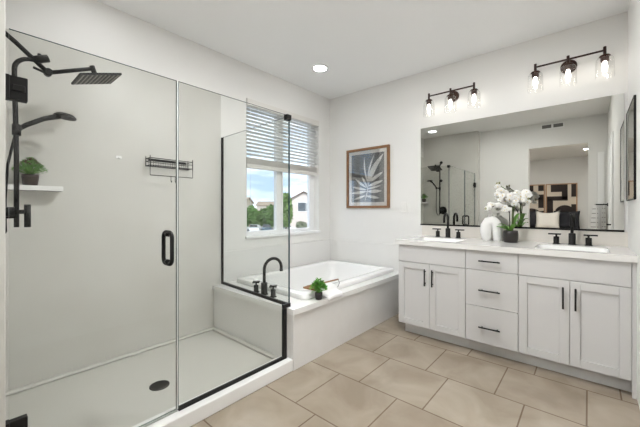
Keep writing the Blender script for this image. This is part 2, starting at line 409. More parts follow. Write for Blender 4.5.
# return panel, a little out of square
ret = thing('return_screen', 'short glass return panel standing on tub deck behind tub faucet', 'glass panel', (-2.24, 1.66, .46))
A, B = Vector((GX-.007, 1.634, 0)), Vector((XW+.014, 1.70, 0)); dv = (B-A); ln = dv.length; dv.normalize(); nv = Vector((-dv.y, dv.x, 0))
m = MB(); m.obox((A+B)/2+Vector((0, 0, (.478+1.905)/2)), dv, nv, (0,0,1), ln/2-.002, .005, (1.905-.478)/2)
m.bm.faces.ensure_lookup_table()
for f in m.bm.faces: f.material_index = 0 if abs(f.calc_center_median().xy.cross(Vector((0,0)))) < 0 or f.calc_area() > .5 else 1
m.build('glass_sheet', ['glass', 'glass_edge'], ret)
m = MB(); m.obox((A+B)/2+Vector((0, 0, .4715)), dv, nv, (0,0,1), ln/2, .009, .0115); m.obox(B-dv*.009+Vector((0, 0, (.46+1.905)/2)), dv, nv, (0,0,1), .009, .009, (1.905-.46)/2)
m.build('channel', 'black', ret)
MB().box(GX-.028, GX+.010, 1.600, 1.645, 1.872, 1.912).build('corner_clamp', 'black', ret, bevel=.002)

# ------------------------------------------------------------------ tub, deck
dk = thing('tub_surround', 'white slab tub deck with panelled front below the window', 'tub surround', (-2.2, 2.5, 0))
TX0, TX1, TY0, TY1 = -2.69, -1.73, 1.81, 3.35      # rim outline
dx1, dy0, zt = -1.638, 1.598, .46
m = MB(); a, b, c, e = TX0+.05, TX1-.05, TY0+.05, TY1-.05
m.box(XW+.014, dx1, dy0, c, zt-.042, zt).box(XW+.014, dx1, e, YB-.014, zt-.042, zt).box(XW+.014, a, c, e, zt-.042, zt).box(b, dx1, c, e, zt-.042, zt)
m.build('deck_slab', 'deck', dk, bevel=0)
MB().box(-1.70, -1.656, 1.615, YB-.014, 0, zt-.042).build('front_panel', 'quartz', dk, bevel=.002)
MB().box(XW+.014, -1.70, 1.6151, 1.66, 0, zt-.042).build('end_panel', 'wainscot', dk)
tub = thing('bathtub', 'white drop-in bathtub with wide rectangular rim', 'bathtub', (-2.21, 2.58, zt))
def rr(x0, x1, y0, y1, r, z, n=7):
    P = []
    for cx, cy, a0 in ((x1-r, y1-r, 0), (x0+r, y1-r, PI/2), (x0+r, y0+r, PI), (x1-r, y0+r, 3*PI/2)):
        for i in range(n+1):
            q = a0+PI/2*i/n; P.append((cx+r*math.cos(q), cy+r*math.sin(q), z))
    return P
m = MB(); R = []
def ins(d, r, z, bias=0): return m.ring(rr(TX0+d, TX1-d, TY0+d-bias*0, TY1-d+bias*0, r, z))
R = [ins(.004, .035, zt+.001), ins(0, .04, zt+.004), ins(0, .04, zt+.041), ins(.003, .04, zt+.045), ins(.008, .04, zt+.047), ins(.05, .06, zt+.047), ins(.090, .10, zt+.045), ins(.098, .11, zt+.040), ins(.106, .12, zt+.02)]
for d, r, z in ((.125, .14, -.08), (.15, .16, -.22), (.18, .18, -.33), (.23, .2, -.375), (.30, .16, -.385)): R.append(m.ring(rr(TX0+d, TX1-d, TY0+d+abs(z)*.25, TY1-d-abs(z)*.35, r, zt+z)))
m.skin(R, cap0=False, cap1=True); m.build('tub_shell', 'acrylic', tub)
MB().lathe((TX0+.33, TY1-.42, zt-.385), [(.03, 0), (.03, .004), (.02, .006)], 20).build('tub_drain', 'black', tub)

# tub filler set
def widespread(name, label, group, cx, cy, z, dx, spout_dir, rp, rise, reach, body, hbar, tipdrop=.10, lev=.034):
    t = thing(name, label, 'faucet', (cx, cy, z), group)
    sd = Vector(spout_dir)
    m = MB(); m.lathe((cx, cy, z), [(body*1.25, 0), (body*1.25, .006), (body, .009), (body, .075), (body*.8, .08)], 24)
    top = Vector((cx, cy, z+rise-reach/2))
    pts = [Vector((cx, cy, z+.07)), Vector((cx, cy, z+.5*(rise-reach/2))), top]+arc(top+sd*reach/2, reach/2, PI, 0, sd, (0,0,1), 14)[1:]
    tip = pts[-1]; pts.append(tip+Vector((0,0,-tipdrop)))
    m.tube(pts, rp, 14); m.build('spout', 'black', t)
    for s in dx:
        x = cx+s; m = MB(); m.lathe((x, cy, z), [(body*1.12, 0), (body*1.12, .005), (body*.86, .008), (body*.86, .058), (body*.5, .06), (body*.42, .078)], 22)
        hb = m.build('handle_base', 'black', t)
        m = MB(); sx = 1 if s > 0 else -1
        m.obox((x+sx*hbar*.25, cy, z+.082), (1,0,0), (0,1,0), (0,0,1), hbar/2, .0075, .0055); m.build('lever', 'black', hb, bevel=.0015)
    return t
def tubfaucet():
    cx, cy, z = -2.13, 1.725, zt
    t = thing('tub_faucet', 'black gooseneck tub faucet with two cross handles on tub deck', 'faucet', (cx, cy, z))
    m = MB(); m.lathe((cx, cy, z), [(.034, 0), (.034, .006), (.0275, .01), (.0275, .10), (.020, .104)], 24)
    top = Vector((cx, cy, z+.212)); sd = Vector((.12, .99, 0)).normalized()
    pts = [Vector((cx, cy, z+.09)), Vector((cx, cy, z+.15)), top]+arc(top+sd*.09, .09, PI, -.15, sd, (0,0,1), 16)[1:]
    m.tube(pts, .0135, 14); m.tube([pts[-1], pts[-1]+Vector((0, 0, -.02))], .0155, 14); m.build('spout', 'black', t)
    for x in (-2.243, -2.012):
        m = MB(); m.lathe((x, cy, z), [(.029, 0), (.029, .005), (.021, .008), (.021, .062), (.008, .064), (.008, .085)], 22); hb = m.build('handle_base', 'black', t)
        m = MB(); m.cyl((x-.038, cy, z+.09), (x+.038, cy, z+.09), .0068, 12).cyl((x, cy-.038, z+.09), (x, cy+.038, z+.09), .0068, 12); m.build('cross_handle', 'black', hb)
tubfaucet()

# ------------------------------------------------------------------ vanity
FY = 2.785
CG = 'vanity base cabinets'
def bar_pull(parent, a, b, name='handle'):
    a, b = Vector(a), Vector(b); d = (b-a).normalized(); o = Vector((0, .028, 0))
    m = MB(); m.tube([a, b], .0058, 10)
    for p in (a+d*.022, b-d*.022): m.cyl(p, p+o, .0045, 10)
    h = m.build(name, 'black', parent); h['label'] = 'matte black bar pull'
def shaker(parent, x0, x1, z0, z1, name='door', st=.056):
    m = MB(); y0, y1 = FY, FY+.020
    m.box(x0, x0+st, y0, y1, z0, z1).box(x1-st, x1, y0, y1, z0, z1).box(x0+st, x1-st, y0, y1, z0, z0+st).box(x0+st, x1-st, y0, y1, z1-st, z1)
    m.box(x0+st, x1-st, y0+.011, y1, z0+st, z1-st)
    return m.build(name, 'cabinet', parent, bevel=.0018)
def carcass(t, x0, x1, left=True):
    a, b, c, e = x0+.0005, x1-.0005, FY+.022, YB-.016
    m = MB(); m.box(a, a+.018, c, e, .105, .862).box(b-.018, b, c, e, .105, .862).box(a+.018, b-.018, c, e, .105, .123).box(a+.018, b-.018, e-.01, e, .123, .862)
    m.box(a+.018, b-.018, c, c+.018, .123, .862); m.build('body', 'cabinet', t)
    MB().box(x0+(.0 if x0 > -1.3 else .03), x1, FY+.09, FY+.105, 0, .1049).build('toe_kick', 'cabinet', t)
g = .0028
def sink_base(name, label, x0, x1, split, filler=None):
    t = thing(name, label, 'cabinet', ((x0+x1)/2, FY+.3, 0), CG)
    carcass(t, x0, filler or x1)
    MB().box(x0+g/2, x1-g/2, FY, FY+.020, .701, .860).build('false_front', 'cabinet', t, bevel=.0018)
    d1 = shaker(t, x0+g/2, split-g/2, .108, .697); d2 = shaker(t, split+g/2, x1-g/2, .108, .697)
    bar_pull(d1, (split-.036, FY-.028, .50), (split-.036, FY-.028, .652)); bar_pull(d2, (split+.032, FY-.028, .50), (split+.032, FY-.028, .652))
    if filler: MB().box(x1+g/2, filler, FY+.004, FY+.022, .0, .862).build('filler_strip', 'cabinet', t)
sink_base('sink_base_cabinet', 'white two-door sink base cabinet next to the bathtub', -1.400, -.788, -1.096)
t = thing('drawer_cabinet', 'white three-drawer cabinet between the two sink bases', 'cabinet', (-.598, FY+.3, 0), CG)
carcass(t, -.787, -.409)
for z0, z1, hz in ((.701, .860, .778), (.405, .697, .54), (.108, .401, .24)):
    dw = MB().box(-.787+g/2, -.409-g/2, FY, FY+.020, z0, z1).build('drawer_front', 'cabinet', t, bevel=.0018)
    bar_pull(dw, (-.681, FY-.028, hz), (-.527, FY-.028, hz))
sink_base('sink_base_cabinet', 'white two-door sink base cabinet against the right wall', -.408, .206, -.102, XR)

SINKS = ((-1.108, 3.03), (-.105, 3.03))
ct = thing('vanity_countertop', 'white quartz counter running over all three vanity cabinets', 'countertop', (-.6, 3.1, .862))
m = MB(); cy0, cy1, z0, z1 = FY-.022, YB-.014, .8625, .905
hx, hy0, hy1 = .215, 2.86, 3.20
m.box(-1.424, XR, cy0, hy0, z0, z1).box(-1.424, XR, hy1, cy1, z0, z1)
xs = [-1.424, SINKS[0][0]-hx, SINKS[0][0]+hx, SINKS[1][0]-hx, SINKS[1][0]+hx, XR]
for i in (0, 2, 4): m.box(xs[i], xs[i+1], hy0, hy1, z0, z1)
m.build('slab', 'quartz', ct)
struct_bs = MB().box(-1.424, XR, YB-.014, YB, .905, 1.018)
tag(struct_bs.build('backsplash', 'splash', loc=(-.6, YB-.007, .905)), 'cream stone backsplash strip along wall under wide mirror', 'backsplash')
for i, (sx, sy) in enumerate(SINKS):
    t = thing('undermount_sink', ('white rectangular undermount sink in counter near the tub', 'white rectangular undermount sink in counter near the right wall')[i], 'sink', (sx, sy, .75), 'vanity sinks')
    m = MB(); R = []
    for d, r, z in ((.001, .03, .8995), (.004, .035, .895), (.012, .04, .85), (.03, .05, .785), (.07, .06, .768)):
        R.append(m.ring(rr(sx-hx+d, sx+hx-d, hy0+d, hy1-d, r, z)))
    m.skin(R, False, True); m.build('basin', 'acrylic', t)
    MB().lathe((sx, sy, .768), [(.022, .0005), (.022, .004), (.014, .005)], 18).build('drain', 'black', t)
def vfaucet(cx, label):
    cy, z = 3.312, .905
    t = thing('sink_faucet', label, 'faucet', (cx, cy, z), 'black widespread sink faucets')
    m = MB(); m.lathe((cx, cy, z), [(.028, 0), (.028, .005), (.0235, .008), (.0235, .092), (.016, .096)], 24)
    top = Vector((cx, cy, z+.19)); sd = Vector((0, -1, 0))
    pts = [Vector((cx, cy, z+.08)), Vector((cx, cy, z+.14)), top]+arc(top+sd*.055, .055, PI, 0, sd, (0,0,1), 14)[1:]
    pts.append(pts[-1]+Vector((0, 0, -.035))); m.tube(pts, .0115, 14); m.build('spout', 'black', t)
    for s in (-1, 1):
        x = cx+s*.104; m = MB(); m.lathe((x, cy, z), [(.026, 0), (.026, .005), (.020, .008), (.020, .062), (.007, .064), (.007, .078)], 22); hb = m.build('handle_base', 'black', t)
        m = MB(); m.obox((x+s*.012, cy, z+.083), (1,0,0), (0,1,0), (0,0,1), .044, .0075, .006); m.build('lever', 'black', hb, bevel=.0015)
vfaucet(-1.108, 'black gooseneck sink faucet at the sink near the tub')
vfaucet(-.106, 'black gooseneck sink faucet at the sink near the right wall')

# wide mirror
mr = thing('wide_wall_mirror', 'wide frameless mirror above the double vanity with thin black bottom edge', 'mirror', (-.61, YB-.01, 1.03))
MB().box(-1.440, .209, YB-.012, YB, 1.034, 2.108).build('mirror_glass', 'mirror', mr)
MB().box(-1.441, .210, YB-.018, YB, 1.019, 1.034).build('bottom_channel', 'black', mr)
for x in (-1.22, -.61, -.02): MB().box(x-.012, x+.012, YB-.016, YB, 2.108, 2.116).build('top_clip', 'trim', mr)
# framed mirror on right wall
fm = thing('black_framed_mirror', 'slim black-framed mirror on the right side wall beside the vanity', 'mirror', (XR, 3.1, 1.25))
fy0, fy1, fz0, fz1 = 2.84, 3.375, 1.262, 1.935
m = MB(); x0 = XR-.012
m.box(x0, XR, fy0, fy0+.008, fz0, fz1).box(x0, XR, fy1-.008, fy1, fz0, fz1).box(x0, XR, fy0+.008, fy1-.008, fz0, fz0+.008).box(x0, XR, fy0+.008, fy1-.008, fz1-.008, fz1)
m.build('frame', 'black', fm)
MB().box(XR-.010, XR, fy0+.008, fy1-.008, fz0+.008, fz1-.008).build('mirror_glass', 'mirror', fm)

# vanity lights
def vanity_light(cx, sp, zb, label):
    t = thing('vanity_light', label, 'wall light', (cx, YB, zb), 'three-lamp vanity lights')
    y = YB-.10
    MB().lathe((cx, YB, zb-.03), [(.057, 0), (.057, -.012), (.050, -.020), (.03, -.024)], 36, axis='y').build('backplate', 'bronze', t)
    m = MB(); m.cyl((cx, YB-.02, zb-.01), (cx, y, zb), .011); m.cyl((cx-sp-.004, y, zb), (cx+sp+.004, y, zb), .0075, 12); m.build('arm_bar', 'bronze', t)
    for k in (-1, 0, 1):
        x = cx+k*sp
        m = MB(); m.lathe((x, y, zb), [(.0105, .028), (.0105, -.035), (.030, -.040), (.036, -.048), (.030, -.052), (.026, -.056), (.026, -.086), (.020, -.088)], 24); so = m.build('socket', 'bronze', t)
        m = MB(); m.lathe((x, y, zb), [(.029, -.053), (.046, -.060), (.054, -.075), (.056, -.10), (.058, -.215)], 28, cap0=False, cap1=False); m.build('glass_shade', 'shade', so)
        m = MB(); m.lathe((x, y, zb), [(.010, -.088), (.014, -.105), (.018, -.130), (.016, -.155), (.008, -.168), (.001, -.171)], 18); m.build('bulb', 'bulb', so)
vanity_light(-1.085, .226, 2.420, 'bronze three-lamp wall light over sink near the tub')
vanity_light(-.132, .226, 2.450, 'bronze three-lamp wall light over sink near the right wall')

# framed leaf print
ar = thing('framed_leaf_print', 'walnut framed white leaf print on dark ground hanging right of window', 'picture', (-2.145, YB, 1.2))
ax0, ax1, az0, az1 = -2.462, -1.828, 1.212, 1.982
m = MB(); fw_ = .030; y0 = YB-.032
m.box(ax0, ax0+fw_, y0, YB, az0, az1).box(ax1-fw_, ax1, y0, YB, az0, az1).box(ax0+fw_, ax1-fw_, y0, YB, az0, az0+fw_).box(ax0+fw_, ax1-fw_, y0, YB, az1-fw_, az1)
m.build('frame', 'wood', ar, bevel=.002)
m = MB(); m.box(ax0+fw_, ax1-fw_, YB-.014, YB, az0+fw_, az1-fw_); m.build('mat_board', 'paper', ar)
pr = MB(); px0, px1, pz0, pz1 = ax0+.075, ax1-.075, az0+.075, az1-.075
pr.box(px0, px1, YB-.0155, YB-.014, pz0, pz1)
pr.mi = 1
def frond(bx, bz, tx, tz, wd, bend):
    n = 9; C_ = []
    for i in range(n+1):
        u = i/n; x = bx+(tx-bx)*u+bend*math.sin(PI*u); z = bz+(tz-bz)*u; C_.append((x, z))
    L_, R_ = [], []
    for i, (x, z) in enumerate(C_):
        u = i/n; q = C_[min(i+1, n)]; p = C_[max(i-1, 0)]; dx_, dz_ = q[0]-p[0], q[1]-p[1]; l = math.hypot(dx_, dz_)
        wv = wd*math.sin(PI*min(1, max(.02, u*.97+.02)))**.8
        L_.append((x-dz_/l*wv, z+dx_/l*wv)); R_.append((x+dz_/l*wv, z-dx_/l*wv))
    cl = lambda p: (min(max(p[0], px0), px1), YB-.0165, min(max(p[1], pz0), pz1))
    for i in range(n):
        a, b, c, e = cl(L_[i]), cl(L_[i+1]), cl(R_[i+1]), cl(R_[i])
        try: pr.poly([a, e, c, b], 1)
        except Exception: pass
U = lambda u, v: (px0+u*(px1-px0), pz0+v*(pz1-pz0))
for u0, v0, u1, v1, wd, bd in ((.53,.36,.98,.96,.034,-.035), (.53,.38,.41,.94,.012,-.02), (.54,.41,.97,.60,.022,.0), (.52,.33,.96,.43,.020,.01), (.51,.30,.33,.54,.014,0), (.50,.29,.12,.50,.016,-.01), (.49,.25,.03,.33,.016,0), (.48,.22,.0,.19,.018,0), (.5,.22,.93,.22,.022,0), (.46,.14,.08,.06,.014,0), (.47,.13,.86,.08,.018,0), (.52,.34,.72,.98,.012,-.03), (.49,.27,.90,.33,.014,.01)):
    a_, b_ = U(u0, v0), U(u1, v1); frond(a_[0], a_[1], b_[0], b_[1], wd, bd)
a_, b_ = U(.42, 0), U(.54, .42); frond(a_[0], a_[1], b_[0], b_[1], .006, .01)
pr.build('print', ['ink', 'leafprint'], ar)
MB().box(ax0+fw_, ax1-fw_, YB-.021, YB-.019, az0+fw_, az1-fw_).build('glazing', 'artglass', ar)

# switch plate
sp = thing('light_switch', 'white rocker switch plate on wall between leaf print and mirror', 'switch', (-1.638, YB, 1.22))
MB().box(-1.678, -1.600, YB-.009, YB, 1.158, 1.282).build('plate', 'plate', sp, bevel=.002)
MB().box(-1.656, -1.622, YB-.012, YB-.008, 1.185, 1.255).build('rocker', 'plate', sp, bevel=.001)

# wall vent high on the wall behind the camera (seen in the mirror)
vt = thing('wall_vent', 'dark two-section air vent high on wall reflected in mirror', 'vent', (-.49, YN, 2.66))
m = MB(); m.box(-.655, -.325, YN, YN+.008, 2.625, 2.71); m.build('vent_frame', 'trim', vt)
m = MB()
for x0, x1 in ((-.64, -.505), (-.475, -.34)): m.box(x0, x1, YN+.008, YN+.011, 2.638, 2.698)
m.build('vent_slats', 'vent', vt)

# ------------------------------------------------------------------ window blind
bl = thing('window_blind', 'white horizontal slat blind raised halfway on the window', 'blind', (-2.80, 2.59, 1.65))
MB().box(XW-.062, XW+.012, 2.004, 3.176, 2.318, WZ1-.003).build('valance', 'blind2', bl, bevel=.004)
m = MB(); z = 2.285
while z > 1.77:
    th = math.radians(13); m.obox((-2.806, 2.59, z), (math.cos(th), 0, math.sin(th)), (0,1,0), (-math.sin(th), 0, math.cos(th)), .025, .572, .0014); z -= .0405
m.build('slats', 'blind', bl)
m = MB(); z = 1.755
while z > 1.690: m.box(-2.832, -2.782, 2.018, 3.162, z, z+.0035); z -= .0065
m.build('stacked_slats', 'blind2', bl)
MB().box(-2.834, -2.780, 2.016, 3.164, 1.648, 1.690).build('bottom_rail', 'blind2', bl, bevel=.004)
for y in (2.17, 2.59, 3.02):
    for x in (-2.83, -2.781): MB().cyl((x, y, 1.69), (x, y, 2.32), .0012, 6).build('ladder_cord', 'blind', bl)
m = MB(); m.cyl((-2.775, 2.06, 2.32), (-2.775, 2.06, 1.28), .0016, 6); m.lathe((-2.775, 2.06, 1.24), [(.003, .045), (.007, .01), (.006, 0)], 10); m.build('pull_cord', 'blind', bl)

# ------------------------------------------------------------------ shower fittings
SXR, SW = -2.38, .112
sc = thing('shower_column', 'black shower riser with square rain head and adjustable arm', 'shower', (SXR, SW, 1.1))
m = MB(); pts = [(SXR, .203, 1.10), (SXR, .203, 1.5), (SXR, .195, 1.93)]+arc((SXR, .268, 1.97), .073, PI, PI/2, (0,1,0), (0,0,1), 8)+[(SXR, .30, 2.052)]
m.tube(pts, .0115, 12); m.build('riser_pipe', 'black', sc)
m = MB(); m.cyl((SXR, SW, 1.16), (SXR, .203, 1.16), .012).cyl((SXR, SW, 1.80), (SXR, .203, 1.80), .012).lathe((SXR, SW, 1.16), [(.026, 0), (.026, .01), (.015, .014)], 20, axis='y').lathe((SXR, SW, 1.80), [(.026, 0), (.026, .01), (.015, .014)], 20, axis='y'); m.build('wall_bracket', 'black', sc)
m = MB(); m.tube([(SXR, SW, 2.185), (SXR, .20, 2.115), (SXR, .335, 1.992)], .0125, 12); m.lathe((SXR, SW, 2.185), [(.03, 0), (.03, .008), (.015, .014)], 22, axis='y'); m.build('wall_arm', 'black', sc)
m = MB(); m.cyl((SXR, .275, 2.046), (SXR, .335, 2.075), .021, 14).cyl((SXR-.02, .300, 2.06), (SXR-.02, .300, 2.095), .009, 10); m.build('diverter', 'black', sc)
m = MB(); m.cyl((SXR-.02, .335, 1.992), (SXR+.03, .335, 1.992), .019, 14).tube([(SXR, .27, 2.003), (SXR, .335, 1.985)], .007, 10); m.build('elbow_joint', 'black', sc)
HC = Vector((-2.345, .562, 2.02))
m = MB(); m.tube([(SXR, .335, 1.992), HC+Vector((-.005, -.019, .058))], .0115, 12); m.cyl(HC, HC+Vector((0, -.024, .072)), .014, 14); m.build('extension_arm', 'black', sc)
ux = Vector((1, 0, 0)); uy = Vector((0, .95, .31)).normalized(); uz = ux.cross(uy)
m = MB(); m.obox(HC, ux, uy, uz, .112, .112, .006); hd = m.build('rain_head', 'black', sc, bevel=.002)
m = MB()
for i in range(9): m.obox(HC+uy*(-.094+.0235*i)-uz*.0063, ux, uy, uz, .102, .0045, .0014)
m.build('nozzle_strip', 'steel', hd)
m = MB(); m.cyl((SXR, .203, 1.605), (SXR, .203, 1.665), .019, 14).cyl((SXR, .203, 1.635), (SXR-.07, .207, 1.645), .012, 12).cyl((SXR-.07, .203, 1.625), (SXR-.07, .222, 1.668), .016, 14); m.build('slider_holder', 'black', sc)
HX = SXR-.07
hs = thing('hand_shower', 'black round hand shower on its riser slider with hanging hose', 'hand shower', (HX, .225, 1.62))
m = MB(); m.tube([(HX, .212, 1.648), (HX-.008, .25, 1.685), (HX-.025, .33, 1.742), (HX-.045, .405, 1.778)], [.011, .0135, .014, .017], 14); m.build('grip', 'black', hs)
m = MB(); c = Vector((HX-.05, .435, 1.787)); nz = Vector((0, .12, .99)).normalized(); uu = Vector((1,0,0)); vv = nz.cross(uu)
R = [m.ring([c+(uu*math.cos(2*PI*k/28)+vv*math.sin(2*PI*k/28))*r+nz*h for k in range(28)]) for r, h in ((.040, -.016), (.056, -.012), (.058, -.004), (.045, .008), (.02, .014))]
m.skin(R); m.build('spray_head', 'rubber', hs)
m = MB(); m.tube([(HX, .212, 1.648), (HX, .200, 1.60), (HX-.012, .175, 1.45), (HX-.02, .165, 1.25), (HX-.012, .165, 1.13), (HX+.012, .165, 1.075), (HX+.04, .16, 1.07), (HX+.06, .15, 1.11), (HX+.068, .135, 1.17)], .0065, 10); m.build('hose', 'black', hs)
vx = -2.345
mv = thing('shower_valve', 'black round shower mixer plate with lever on shower end wall', 'shower valve', (vx, SW, 1.17))
MB().lathe((vx, SW, 1.17), [(.082, 0), (.082, .008), (.076, .012)], 36, axis='y').build('escutcheon', 'black', mv)
MB().lathe((vx, SW, 1.185), [(.026, .01), (.026, .082)], 20, axis='y').lathe((vx, SW, 1.185), [(.012, .08), (.012, .122)], 14, axis='y').build('valve_body', 'black', mv)
m = MB(); m.cyl((vx, .244, 1.10), (vx, .244, 1.225), .0145, 14); m.build('lever', 'black', mv)

sh = tag(MB().box(XW+.009, XW+.115, SW, .452, 1.318, 1.350).build('shower_shelf', 'deck', bevel=.003, loc=(XW+.06, .28, 1.334)), 'small white stone shelf in the shower corner', 'shelf')

# potted plants
def leafy(mb, base, n, rad, hgt, lw, ll, mi_tip=None, droop=.2):
    base = Vector(base)
    for i in range(n):
        a = random.uniform(0, 2*PI); el = random.uniform(.15, 1)**.7; rr_ = rad*math.sqrt(random.random())
        p = base+Vector((math.cos(a)*rr_*(.35+.65*math.sin(PI*min(1, el*.9+.1))), math.sin(a)*rr_*(.35+.65*math.sin(PI*min(1, el*.9+.1))), hgt*el*(1-.35*(rr_/rad)**2)))
        d = Vector((math.cos(a), math.sin(a), random.uniform(-droop, 1.1))).normalized(); s = d.cross(Vector((0,0,1))).normalized(); s = (s+Vector((random.uniform(-.4,.4), random.uniform(-.4,.4), random.uniform(-.5,.5)))).normalized()
        up = s.cross(d); L_ = ll*random.uniform(.7, 1.2); W_ = lw*random.uniform(.7, 1.2)
        mi = 1 if (mi_tip and el > .78 and random.random() < .45) else 0
        q = [p, p+d*L_*.45+s*W_+up*W_*.3, p+d*L_, p+d*L_*.45-s*W_+up*W_*.3]
        mb.poly([q[0], q[1], q[2]], mi, True); mb.poly([q[0], q[2], q[3]], mi, True)
        if i % 6 == 0: mb.tube([base, (base+p)/2+Vector((0,0,.006)), p], .0012, 5)
def potted(name, label, cx, cy, z, pr_, ph, potm, n, rad, hgt, lw, ll, mats, tip):
    t = thing(name, label, 'potted plant', (cx, cy, z), 'small potted plants')
    MB().lathe((cx, cy, z), [(pr_*.78, 0), (pr_*.86, .003), (pr_, ph*.75), (pr_*.99, ph), (pr_*.9, ph), (pr_*.88, ph-.012)], 26, cap1=True).build('pot', potm, t)
    MB().lathe((cx, cy, z), [(pr_*.87, ph-.011), (pr_*.5, ph-.006), (.002, ph-.004)], 20).build('soil', 'soil', t)
    m = MB(); leafy(m, (cx, cy, z+ph-.008), n, rad, hgt, lw, ll, tip); m.build('foliage', mats, t)
potted('potted_shelf_plant', 'leafy green plant with reddish tips in brown pot on shower shelf', XW+.085, .292, 1.350, .042, .068, 'potbrown', 560, .078, .118, .0062, .018, ['leafdark', 'leafred'], True)
potted('potted_tub_plant', 'bright green bushy plant in small black pot on tub deck', -1.678, 1.925, zt, .031, .058, 'potblack', 460, .064, .118, .0065, .026, ['leaf', 'leafdark'], True)

# wire caddy on the shower wall
cd = thing('shower_caddy', 'black wire shower caddy hanging on the long shower wall', 'shower caddy', (XW+.009, 1.18, 1.55))
cx0, cx1, cy0, cy1 = XW+.012, XW+.10, 1.0, 1.355
m = MB(); r = .0032
for z in (1.555, 1.59, 1.615):
    m.tube([(cx0, cy0, z), (cx1, cy0, z), (cx1, cy1, z), (cx0, cy1, z), (cx0, cy0, z)], r if z != 1.59 else r*.7, 8)
for y in (cy0, cy1):
    for x in (cx0, cx1): m.cyl((x, y, 1.55), (x, y, 1.635), r, 8)
m.build('basket_frame', 'black', cd)
m = MB()
for i in range(1, 18): y = cy0+(cy1-cy0)*i/18; m.tube([(cx0, y, 1.615), (cx0, y, 1.555), (cx1, y, 1.555)], .0016, 6)
m.build('basket_wires', 'black', cd)
MB().box(XW+.009, XW+.0125, 1.02, 1.335, 1.600, 1.620).build('mounting_plate', 'black', cd)
m = MB(); m.tube([(cx1, cy0, 1.555), (cx1, cy0, 1.475), (cx1, cy1, 1.475), (cx1, cy1, 1.555)], r, 8); m.build('towel_bar', 'black', cd)
for y in (1.165, 1.20): MB().tube([(cx1, y, 1.475), (cx1, y, 1.435), (cx1+.010, y, 1.425), (cx1+.016, y, 1.437)], .0026, 8).build('hook', 'black', cd)
# adhesive wall hook
hk = tag(MB().box(XW+.009, XW+.013, .785, .825, 1.592, 1.612).box(XW+.013, XW+.026, .80, .810, 1.592, 1.598).build('adhesive_hook', 'acrylic', loc=(XW+.009, .805, 1.60)), 'small white adhesive hook on shower wall left of the caddy', 'hook')

